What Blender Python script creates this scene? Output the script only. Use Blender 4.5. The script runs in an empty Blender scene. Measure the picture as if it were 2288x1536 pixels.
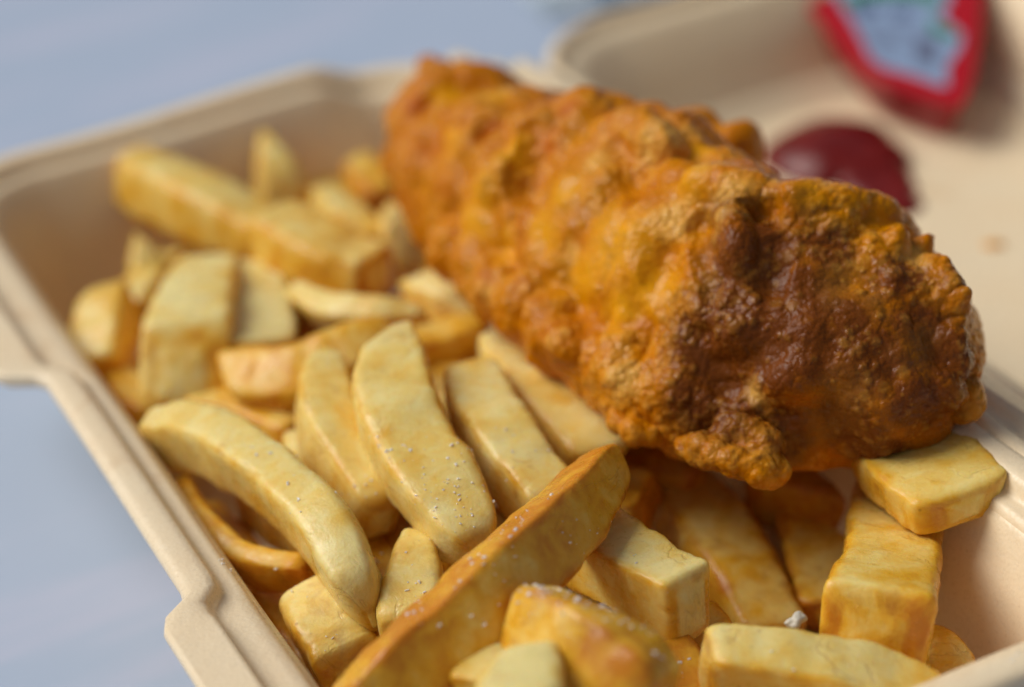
import bpy, bmesh, math, random
import numpy as np
from mathutils import Vector, Matrix, noise, kdtree

CM = 0.01            # tables below are in centimetres; the scene is in metres
sc = bpy.context.scene
col = sc.collection
random.seed(7)

# ------------------------------------------------------------------ camera
cd = bpy.data.cameras.new('camera'); cam = bpy.data.objects.new('camera', cd); col.objects.link(cam)
right = Vector((0.88811, -0.44978, -0.09469)); up = Vector((0.30427, 0.42089, 0.85456)); fwd = Vector((0.34451, 0.78775, -0.51065))
M = Matrix((right, up, -fwd)).transposed().to_4x4()
M.translation = Vector((-13.3937, -34.3707, 26.1792)) * CM
cam.matrix_world = M
cd.sensor_width = 36.0; cd.lens = 36.0 * 4985.756 / 2288.0
cd.clip_start = 0.02; cd.clip_end = 50.0
cd.dof.use_dof = True; cd.dof.focus_distance = 36.8 * CM; cd.dof.aperture_fstop = 6.6; cd.dof.aperture_blades = 0
sc.camera = cam

# ------------------------------------------------------------------ light
SUN_EL, SUN_AZ = 48.0, -52.0          # azimuth measured from +Y towards +X
w = bpy.data.worlds.new('World'); sc.world = w; w.use_nodes = True
nt = w.node_tree; bg = nt.nodes['Background']
sky = nt.nodes.new('ShaderNodeTexSky'); sky.sky_type = 'NISHITA'; sky.sun_disc = False
sky.sun_elevation = math.radians(SUN_EL); sky.sun_rotation = math.radians(SUN_AZ)
sky.air_density = 1.0; sky.dust_density = 4.0; sky.ozone_density = 1.0
hs = nt.nodes.new('ShaderNodeHueSaturation'); hs.inputs['Saturation'].default_value = 0.45      # thin overcast
nt.links.new(sky.outputs['Color'], hs.inputs['Color']); nt.links.new(hs.outputs['Color'], bg.inputs['Color']); bg.inputs['Strength'].default_value = 0.066
sd = bpy.data.lights.new('sun', 'SUN'); sd.energy = 2.7; sd.angle = math.radians(40); sd.color = (1.0, 0.95, 0.88)
so = bpy.data.objects.new('sun', sd); col.objects.link(so)
az, el = math.radians(SUN_AZ), math.radians(SUN_EL)
to_sun = Vector((math.sin(az) * math.cos(el), math.cos(az) * math.cos(el), math.sin(el)))
so.rotation_euler = to_sun.to_track_quat('Z', 'Y').to_euler(); so.location = to_sun * 2
vs = sc.view_settings; vs.view_transform = 'Standard'; vs.look = 'None'; vs.gamma = 1.0; vs.exposure = -0.22
sc.cycles.max_bounces = 8; sc.cycles.diffuse_bounces = 5; sc.cycles.use_denoising = True

# ------------------------------------------------------------------ helpers
def tag(o, label=None, cat=None, group=None, kind=None):
    if label: o['label'] = label
    if cat: o['category'] = cat
    if group: o['group'] = group
    if kind: o['kind'] = kind
    return o

WORLD_AT = {}          # world position of every object's origin
def mesh_obj(name, co, faces, mat, parent=None, origin=None, smooth=True, attrs=None):
    """co in metres, world; origin = where the object's own origin sits."""
    co = np.asarray(co, float)
    og = np.array(origin if origin is not None else (0, 0, 0), float)
    me = bpy.data.meshes.new(name)
    me.from_pydata((co - og).tolist(), [], faces)
    if smooth: me.polygons.foreach_set('use_smooth', [True] * len(me.polygons))
    for k, v in (attrs or {}).items():
        a = me.attributes.new(k, 'FLOAT', 'POINT'); a.data.foreach_set('value', np.asarray(v, np.float32))
    me.materials.append(mat); me.update()
    o = bpy.data.objects.new(name, me); col.objects.link(o); o.location = og
    WORLD_AT[o] = Vector(og)
    if parent is not None:
        o.parent = parent; o.location = Vector(og) - WORLD_AT[parent]
    return o

def empty(name, loc):
    o = bpy.data.objects.new(name, None); col.objects.link(o); o.location = loc; o.empty_display_size = 0.01; WORLD_AT[o] = Vector(loc)
    return o

def fnoise(pts, scale, octaves=3, seed=0.0):
    off = Vector((seed * 3.1, seed * -1.7, seed * 2.3))
    return np.array([noise.fractal(Vector(q) * scale + off, 1.0, 2.0, octaves) for q in pts])

def cr(P, t):
    """Catmull-Rom through rows of P at parameters t in 0..1"""
    P = np.asarray(P, float)
    if P.ndim == 1: P = P[:, None]
    n = len(P)
    if n == 2: return P[0] + (P[1] - P[0]) * t[:, None]
    Q = np.vstack([2 * P[0] - P[1], P, 2 * P[-1] - P[-2]])
    s = np.clip(t * (n - 1), 0, n - 1 - 1e-9); i = s.astype(int); f = (s - i)[:, None]
    a, b, c, d = Q[i], Q[i + 1], Q[i + 2], Q[i + 3]
    return 0.5 * (2 * b + (c - a) * f + (2 * a - 5 * b + 4 * c - d) * f**2 + (3 * b - a - 3 * c + d) * f**3)

class NT:
    """short node-tree writer"""
    def __init__(self, name):
        self.m = bpy.data.materials.new(name); self.m.use_nodes = True
        self.t = self.m.node_tree; self.b = self.t.nodes['Principled BSDF']
        self.tc = self.t.nodes.new('ShaderNodeTexCoord')
    def put(self, sock, v):
        if hasattr(v, 'is_output'): self.t.links.new(v, sock)
        elif v is not None: sock.default_value = v
    def n(self, kind, out=0, ins=None, **kw):
        nd = self.t.nodes.new(kind)
        for k, v in kw.items(): setattr(nd, k, v)
        for k, v in (ins or {}).items(): self.put(nd.inputs[k], v)
        return nd.outputs[out]
    def noise(self, scale, detail=3, rough=0.55, vec=None, dist=0.0):
        return self.n('ShaderNodeTexNoise', 0, {'Vector': vec if vec is not None else self.tc.outputs['Object'], 'Scale': scale, 'Detail': detail, 'Roughness': rough, 'Distortion': dist})
    def ramp(self, f, stops):
        nd = self.t.nodes.new('ShaderNodeValToRGB'); cr_ = nd.color_ramp
        while len(cr_.elements) < len(stops): cr_.elements.new(0.5)
        for e, (p, c) in zip(cr_.elements, stops): e.position = p; e.color = (c[0], c[1], c[2], 1) if not isinstance(c, (int, float)) else (c, c, c, 1)
        self.put(nd.inputs[0], f); return nd.outputs[0]
    def math(self, op, a, b=None, clamp=False):
        nd = self.t.nodes.new('ShaderNodeMath'); nd.operation = op; nd.use_clamp = clamp
        self.put(nd.inputs[0], a)
        if b is not None: self.put(nd.inputs[1], b)
        return nd.outputs[0]
    def mix(self, f, a, b, blend='MIX'):
        nd = self.t.nodes.new('ShaderNodeMix'); nd.data_type = 'RGBA'; nd.blend_type = blend
        self.put(nd.inputs[0], f)
        self.put(nd.inputs[6], a if hasattr(a, 'is_output') else (*a, 1)); self.put(nd.inputs[7], b if hasattr(b, 'is_output') else (*b, 1))
        return nd.outputs[2]
    def attr(self, name): return self.n('ShaderNodeAttribute', 2, None, attribute_name=name)
    def bump(self, h, strength, dist, normal=None):
        nd = self.t.nodes.new('ShaderNodeBump'); nd.inputs['Strength'].default_value = strength; nd.inputs['Distance'].default_value = dist
        self.put(nd.inputs['Height'], h)
        if normal is not None: self.put(nd.inputs['Normal'], normal)
        return nd.outputs[0]
    def out(self, color, rough=0.5, normal=None, sss=0.0, rad=(1, .5, .2), sscale=0.002, spec=0.5, coat=0.0, trans=0.0):
        b = self.b
        self.put(b.inputs['Base Color'], color if hasattr(color, 'is_output') else (*color, 1))
        self.put(b.inputs['Roughness'], rough); self.put(b.inputs['Specular IOR Level'], spec)
        if normal is not None: self.put(b.inputs['Normal'], normal)
        if sss: self.put(b.inputs['Subsurface Weight'], sss); b.inputs['Subsurface Radius'].default_value = rad; b.inputs['Subsurface Scale'].default_value = sscale
        if coat: self.put(b.inputs['Coat Weight'], coat); b.inputs['Coat Roughness'].default_value = 0.15
        if trans: b.inputs['Transmission Weight'].default_value = trans
        return self.m

# ------------------------------------------------------------------ materials
def mat_table():
    m = NT('table_top')
    base = m.mix(m.ramp(m.noise(9, 4), [(.35, 0), (.65, 1)]), TABLE_A, TABLE_B)
    st = m.n('ShaderNodeMapping', 0, {'Vector': m.tc.outputs['Object'], 'Rotation': (0, 0, .5), 'Scale': (3.0, 18.0, 1.0)})
    base = m.mix(m.math('MULTIPLY', m.ramp(m.noise(2.5, 4, .6, st), [(.48, 0), (.66, 1)]), .45), base, (.57, .58, .74))
    sm = m.ramp(m.noise(60, 5, .65), [(.62, 0), (.8, 1)])
    base = m.mix(m.math('MULTIPLY', sm, .12), base, (.42, .46, .56))
    return m.out(base, m.ramp(m.noise(140, 3), [(.3, .42), (.7, .55)]), m.bump(m.noise(700, 2), .12, .0002), spec=.4)

def mat_foam():
    m = NT('beige_foam')
    v = m.n('ShaderNodeTexVoronoi', 0, {'Vector': m.tc.outputs['Object'], 'Scale': 1300.0})
    big = m.noise(70, 4)
    c = m.mix(m.ramp(big, [(.3, 0), (.7, 1)]), FOAM_A, FOAM_B)
    c = m.mix(m.math('MULTIPLY', m.ramp(v, [(.0, 1), (.45, 0)]), .18), c, (.93, .88, .78))
    gr = m.ramp(m.noise(55, 5, .65, None, .6), [(.60, 0), (.72, 1)])
    c = m.mix(m.math('MULTIPLY', gr, .30), c, (.70, .44, .20))
    fib = m.ramp(m.n('ShaderNodeTexVoronoi', 0, {'Vector': m.tc.outputs['Object'], 'Scale': 420.0}), [(.04, 1), (.10, 0)])
    c = m.mix(m.math('MULTIPLY', fib, .35), c, (.52, .36, .20))
    fine = m.math('ADD', m.math('MULTIPLY', v, .6), m.noise(900, 3))
    nb = m.bump(fine, .28, .00025, m.bump(m.noise(160, 3), .25, .0006))
    m.out(c, m.ramp(m.noise(800, 2), [(.35, .24), (.7, .42)]), nb, spec=.55)
    tr = m.t.nodes.new('ShaderNodeBsdfTranslucent'); tr.inputs['Color'].default_value = (1.0, .68, .32, 1); m.put(tr.inputs['Normal'], nb)   # thin foam lets warm light through
    mx = m.t.nodes.new('ShaderNodeMixShader'); mx.inputs[0].default_value = .12
    m.t.links.new(m.b.outputs[0], mx.inputs[1]); m.t.links.new(tr.outputs[0], mx.inputs[2])
    m.t.links.new(mx.outputs[0], m.t.nodes['Material Output'].inputs['Surface'])
    return m.m

def mat_chip():
    m = NT('fried_potato')
    ob = m.tc.outputs['Object']
    tone, brown, edge, al, crs, sd_ = (m.attr(k) for k in ('tone', 'brown', 'edge', 'along', 'cross', 'seed'))
    vec = m.n('ShaderNodeCombineXYZ', 0, {0: m.math('MULTIPLY', al, .35), 1: crs, 2: sd_})
    off = m.n('ShaderNodeVectorMath', 0, {0: ob, 1: m.n('ShaderNodeCombineXYZ', 0, {0: sd_, 1: sd_, 2: sd_})}, operation='ADD')
    n1 = m.noise(75, 3, .5, off)
    n2 = m.noise(230, 4, .6, off, .4)
    streak = m.noise(300, 3, .6, vec, .6)
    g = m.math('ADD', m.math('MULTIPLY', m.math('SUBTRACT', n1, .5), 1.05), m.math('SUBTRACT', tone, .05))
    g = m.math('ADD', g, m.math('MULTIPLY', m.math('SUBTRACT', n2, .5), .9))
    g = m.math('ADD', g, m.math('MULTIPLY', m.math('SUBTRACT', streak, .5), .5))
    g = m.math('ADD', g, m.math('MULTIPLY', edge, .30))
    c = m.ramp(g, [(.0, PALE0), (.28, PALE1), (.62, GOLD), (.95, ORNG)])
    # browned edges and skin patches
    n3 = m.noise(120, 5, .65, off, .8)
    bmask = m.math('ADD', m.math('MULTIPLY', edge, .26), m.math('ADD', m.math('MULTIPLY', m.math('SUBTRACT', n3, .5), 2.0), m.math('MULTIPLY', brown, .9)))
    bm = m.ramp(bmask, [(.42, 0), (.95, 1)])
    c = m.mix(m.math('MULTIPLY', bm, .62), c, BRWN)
    # thin creases and dark specks
    cr_ = m.n('ShaderNodeTexNoise', 0, {'Vector': vec, 'Scale': 170.0, 'Detail': 4.0, 'Roughness': .6, 'Distortion': 1.2})
    crl = m.ramp(m.math('ABSOLUTE', m.math('SUBTRACT', cr_, .5)), [(.0, 1), (.022, 0)])
    crm = m.math('MULTIPLY', crl, m.ramp(m.noise(110, 2, .5, off), [(.52, 0), (.66, 1)]))
    c = m.mix(m.math('MULTIPLY', crm, .25), c, (.40, .16, .03))
    sp = m.ramp(m.n('ShaderNodeTexVoronoi', 0, {'Vector': off, 'Scale': 330.0}), [(.07, 1), (.15, 0)])
    spm = m.math('MULTIPLY', sp, m.ramp(m.noise(60, 2, .5, off), [(.55, 0), (.7, 1)]))
    c = m.mix(m.math('MULTIPLY', spm, .6), c, (.24, .08, .015))
    h = m.math('ADD', m.math('MULTIPLY', n2, .6), m.math('MULTIPLY', m.noise(900, 4, .65, off), .35))
    h = m.math('SUBTRACT', h, m.math('MULTIPLY', crm, .35))
    nb = m.bump(h, .55, .0006)
    r = m.ramp(m.noise(420, 3, .6, off), [(.35, .20), (.65, .44)])
    return m.out(c, r, nb, sss=.35, rad=(1, .62, .14), sscale=.0024, spec=.42)

def mat_batter():
    m = NT('fried_batter')
    ob = m.tc.outputs['Object']
    bub, cav, yel, brn, org, pal, tan = (m.attr(k) for k in ('bubble', 'cavity', 'yellow', 'dark', 'orange', 'pale', 'tan'))
    n1 = m.noise(90, 4, .6, None, .3); n2 = m.noise(330, 4, .65); n3 = m.noise(1100, 3, .7)
    c = m.mix(m.ramp(n1, [(.32, 0), (.68, 1)]), (.50, .14, .0), (.66, .25, .0005))
    jit = m.math('MULTIPLY', m.math('SUBTRACT', n1, .5), 1.3)
    jit2 = m.math('MULTIPLY', m.math('SUBTRACT', n2, .5), .7)
    def mask(a, lo, hi): return m.ramp(m.math('ADD', m.math('ADD', a, jit), jit2), [(lo, 0), (hi, 1)])
    c = m.mix(m.math('MULTIPLY', mask(yel, .30, .95), .85), c, (.80, .36, .004))
    c = m.mix(m.math('MULTIPLY', mask(org, .35, .9), .8), c, (.50, .10, .004))
    c = m.mix(m.math('MULTIPLY', mask(brn, .05, .68), .93), c, (.135, .032, .005))
    c = m.mix(m.math('MULTIPLY', mask(tan, .4, .95), .65), c, (.26, .10, .014))
    # bubbles: crisp paler skins; hollows between them: darker frying
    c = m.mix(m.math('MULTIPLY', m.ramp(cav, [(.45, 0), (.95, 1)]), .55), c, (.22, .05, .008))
    bt = m.math('MULTIPLY', m.ramp(bub, [(.25, 0), (.85, 1)]), m.ramp(n2, [(.3, .35), (.62, 1)]))
    bt = m.math('MULTIPLY', bt, m.math('SUBTRACT', 1.0, m.math('MULTIPLY', brn, .7), True))
    c = m.mix(m.math('MULTIPLY', bt, .40), c, (.84, .44, .07))
    c = m.mix(m.math('MULTIPLY', mask(pal, .35, .95), .68), c, (.84, .47, .10))
    dk = m.ramp(m.n('ShaderNodeTexVoronoi', 0, {'Vector': ob, 'Scale': 150.0}), [(.06, 1), (.16, 0)])
    dk = m.math('MULTIPLY', dk, m.ramp(m.noise(70, 2), [(.55, 0), (.66, 1)]))
    c = m.mix(m.math('MULTIPLY', dk, .7), c, (.08, .02, .006))
    c = m.mix(m.ramp(n3, [(.30, .22), (.5, 0)]), c, (.26, .07, .012))
    v = m.n('ShaderNodeTexVoronoi', 0, {'Vector': m.n('ShaderNodeVectorMath', 0, {0: ob, 1: m.n('ShaderNodeVectorMath', 0, {0: m.n('ShaderNodeTexNoise', 1, {'Vector': ob, 'Scale': 500.0}), 'Scale': .0012}, operation='SCALE')}, operation='ADD'), 'Scale': 950.0}, feature='SMOOTH_F1')
    h = m.math('ADD', m.math('MULTIPLY', m.math('SUBTRACT', 1.0, m.math('MULTIPLY', v, v)), .8), m.math('MULTIPLY', n3, .3))
    h = m.math('ADD', h, m.math('MULTIPLY', n2, .22))
    smooth = m.ramp(m.math('SUBTRACT', yel, bub), [(.3, 1), (.9, .45)])
    nb = m.t.nodes.new('ShaderNodeBump'); nb.inputs['Distance'].default_value = .0007
    m.put(nb.inputs['Strength'], m.math('MULTIPLY', smooth, .80)); m.put(nb.inputs['Height'], h)
    r = m.ramp(m.noise(600, 3, .6), [(.35, .12), (.65, .34)])
    m.put(m.b.inputs['Coat Weight'], m.math('MULTIPLY', m.ramp(n2, [(.48, 0), (.62, 1)]), .22)); m.b.inputs['Coat Roughness'].default_value = .07; m.put(m.b.inputs['Coat Normal'], nb.outputs[0])
    return m.out(c, r, nb.outputs[0], sss=.22, rad=(1, .40, .05), sscale=.0012, spec=.14)

def mat_plain(name, c, rough=.4, **k):
    m = NT(name); return m.out(c, rough, m.bump(m.noise(900, 2), .08, .0002), **k)

TABLE_A, TABLE_B = (.40, .50, .66), (.43, .52, .68)
FOAM_A, FOAM_B = (.96, .79, .53), (.97, .83, .58)
PALE0, PALE1, GOLD, ORNG, BRWN = (.86, .73, .31), (.84, .62, .175), (.78, .43, .032), (.60, .22, .010), (.36, .105, .010)
FOAM, CHIP, BATTER, TABLE = mat_foam(), mat_chip(), mat_batter(), mat_table()

# ------------------------------------------------------------------ table
def build_table():
    n = 40
    xs = np.linspace(-1.2, 1.6, n); ys = np.linspace(-.75, 2.6, n)
    co = [(x, y, 0.0) for y in ys for x in xs]
    f = [(j * n + i, j * n + i + 1, (j + 1) * n + i + 1, (j + 1) * n + i) for j in range(n - 1) for i in range(n - 1)]
    b = len(co)
    co += [(x, y, -.03) for x, y, z in co[:n * n]]
    f += [tuple(b + k for k in reversed(q)) for q in f[:(n - 1) ** 2]]
    rim = [i for i in range(n)] + [j * n + n - 1 for j in range(1, n)] + [(n - 1) * n + i for i in range(n - 2, -1, -1)] + [j * n for j in range(n - 2, 0, -1)]
    for a, c in zip(rim, rim[1:] + rim[:1]): f.append((a, a + b, c + b, c))
    return tag(mesh_obj('table_top', co, f, TABLE, smooth=False), kind='structure')
build_table()

# ------------------------------------------------------------------ takeaway box
def rrect(cx, cy, hx, hy, r, n_side=70, n_cor=22):
    """points of a rounded rectangle, anticlockwise, with outward normals; the same count for any size"""
    P, N = [], []
    for k, (sx, sy, a0) in enumerate(((1, -1, -90), (1, 1, 0), (-1, 1, 90), (-1, -1, 180))):
        ccx, ccy = cx + sx * (hx - r), cy + sy * (hy - r)
        for i in range(n_cor):
            a = math.radians(a0 + 90 * i / (n_cor - 1)); P.append((ccx + r * math.cos(a), ccy + r * math.sin(a))); N.append((math.cos(a), math.sin(a)))
        nx_, ny_ = ((1, 1), (-1, 1), (-1, -1), (1, -1))[k]
        e = P[-1]; a = math.radians(a0 + 90)
        if k == 0: tgt = (cx + hx, cy + hy - r)
        elif k == 1: tgt = (cx - hx + r, cy + hy)
        elif k == 2: tgt = (cx - hx, cy - hy + r)
        else: tgt = (cx + hx - r, cy - hy)
        for i in range(1, n_side):
            f = i / n_side; P.append((e[0] + (tgt[0] - e[0]) * f, e[1] + (tgt[1] - e[1]) * f)); N.append((math.cos(a), math.sin(a)))
    return np.array(P), np.array(N)

def sstep(a, b, x):
    t = np.clip((x - a) / (b - a), 0, 1); return t * t * (3 - 2 * t)

def tray_mesh(cx, cy, hx, hy, r, prof, flare):
    """prof: list of (inset, z, lip) closed from outer underside over the lip to the floor; flare(P) -> outward push and lift"""
    loops = []
    for (d, z, lip) in prof:
        rr = max(r - d * .75, .9)
        P, N = rrect(cx, cy, hx - d, hy - d, rr)
        P0, _ = rrect(cx, cy, hx, hy, r)
        push, lift, flat = flare(P0)
        zz = np.full(len(P), z) + lift
        zz = zz + flat * (4.46 - z) * (1 if lip > .05 and d > 1e-6 and z > 4.2 else 0) * (0.0 if d < .02 else 1.0)
        P = P + N * (push * lip)[:, None]
        loops.append(np.column_stack([P, zz]))
    return loops

def loft(loops, close_last=True, close_first=True):
    n = len(loops[0]); co = np.vstack(loops); f = []
    for k in range(len(loops) - 1):
        for i in range(n):
            j = (i + 1) % n
            f.append((k * n + i, k * n + j, (k + 1) * n + j, (k + 1) * n + i))
    co = co.tolist()
    for which, on in ((0, close_first), (len(loops) - 1, close_last)):
        if not on: continue
        L = loops[which]; c = L.mean(0); prev = list(range(which * n, which * n + n))
        for s in (.75, .5, .25):
            ring = len(co); co += (c + (L - c) * s).tolist()
            for i in range(n):
                j = (i + 1) % n
                q = (prev[i], prev[j], ring + j, ring + i); f.append(q if which else q[::-1])
            prev = list(range(ring, ring + n))
        ci = len(co); co.append(c.tolist())
        for i in range(n):
            j = (i + 1) % n; q = (prev[i], prev[j], ci); f.append(q if which else q[::-1])
    return np.array(co), f

def base_flare(P):
    x, y = P[:, 0], P[:, 1]
    push = np.zeros(len(P)); lift = np.zeros(len(P)); flat = np.zeros(len(P))
    left = x < -5.0
    t1 = np.where(left, (1 - sstep(-5.35, -4.72, y)), 0) * sstep(-13.2, -12.2, y)
    t2 = np.where(left, sstep(3.3, 4.1, y), 0) * (1 - sstep(10.2, 11.4, y))
    push += .62 * t1 + .80 * t2
    flat = np.maximum(np.where(left, 1 - sstep(-5.9, -4.9, y), 0) * sstep(-13.2, -12.2, y), t2)
    back = y > 12.5
    dip = np.where(back, sstep(3.0, 4.5, x), 0)
    lift -= .50 * dip; push += .15 * dip
    hinge = x > 6.6
    # a foam box is never quite true
    lift += .05 * np.sin(y * .55 + 1) + .04 * np.sin(x * .7)
    return push, lift, flat

BASE_PROF = [(2.60, .03, 0), (2.25, .10, 0), (2.0, .35, 0), (1.55, 2.2, 0), (1.15, 3.9, 0), (.95, 4.08, .0), (.55, 4.12, .55), (.12, 4.14, 1), (.02, 4.20, 1), (0, 4.30, 1), (.03, 4.39, 1), (.10, 4.445, 1),
             (.20, 4.47, .95), (.42, 4.472, .85), (.54, 4.45, .8), (.61, 4.37, .75), (.645, 4.26, .7), (.69, 4.165, .6), (.76, 4.14, .5), (.89, 4.145, .25), (.98, 4.12, .1), (1.05, 4.0, 0), (1.10, 3.80, 0),
             (1.30, 3.1, 0), (1.62, 1.9, 0), (1.88, 1.05, 0), (2.05, .72, 0), (2.25, .52, 0), (2.5, .42, 0), (2.8, .40, 0)]
LID_PROF = [(2.70, .03, 0), (2.4, .08, 0), (2.1, .30, 0), (1.6, 1.6, 0), (.9, 2.95, 0), (.6, 3.15, 0), (.3, 3.18, 1), (.06, 3.22, 1), (0, 3.30, 1), (.02, 3.39, 1), (.08, 3.46, 1), (.18, 3.49, 1), (.28, 3.46, 1),
            (.35, 3.36, 0), (.42, 3.15, 0), (.85, 2.1, 0), (1.30, 1.2, 0), (1.5, .92, 0), (1.65, .82, 0), (2.1, .80, 0), (2.3, .72, 0), (2.45, .50, 0), (2.7, .44, 0), (3.0, .43, 0)]

box = empty('takeaway_box', (0.0, 0.0, 0.0))
tag(box, 'open beige foam takeaway box holding battered fish and chips on the pale table', 'takeaway box')
loops = tray_mesh(0, 0, 6.8, 13.9, 2.6, BASE_PROF, base_flare)
co, f = loft(loops); base = mesh_obj('base', co * CM, f, FOAM, box)
LIDX = 8.72 + 7.1
loops = tray_mesh(LIDX, 0.25, 7.1, 14.15, 2.9, LID_PROF, lambda P: (np.zeros(len(P)), .035 * np.sin(P[:, 1] * .4), np.zeros(len(P))))
co, f = loft(loops); lid = mesh_obj('lid', co * CM, f, FOAM, box)
# hinge: a pressed, ridged strip of foam bridging the two rims
hx_ = [6.62, 6.80, 7.0, 7.18, 7.36, 7.52, 7.70, 7.88, 8.06, 8.30, 8.58, 8.80]
hz_ = [4.30, 4.42, 4.43, 4.28, 4.16, 4.20, 4.27, 4.16, 3.98, 3.88, 3.66, 3.44]
ys = np.linspace(-11.0, 11.4, 90); co = []; f = []; nh = len(hx_)
for y in ys:
    for x, z in zip(hx_, hz_): co.append((x, y, z + .012 * math.sin(y * 2.1)))
for y in ys:
    for x, z in zip(hx_, hz_): co.append((x, y, z - .2))
for j in range(len(ys) - 1):
    for i in range(nh - 1):
        a = j * nh + i; f.append((a, a + 1, a + nh + 1, a + nh)); b = a + len(ys) * nh; f.append((b, b + nh, b + nh + 1, b + 1))
o_ = len(ys) * nh
for j in range(len(ys) - 1):
    for i in (0, nh - 1): a = j * nh + i; f.append((a, a + nh, a + nh + o_, a + o_))
for j in (0, len(ys) - 1):
    for i in range(nh - 1): a = j * nh + i; f.append((a, a + 1, a + 1 + o_, a + o_))
mesh_obj('hinge', np.array(co) * CM, f, FOAM, box)

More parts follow.
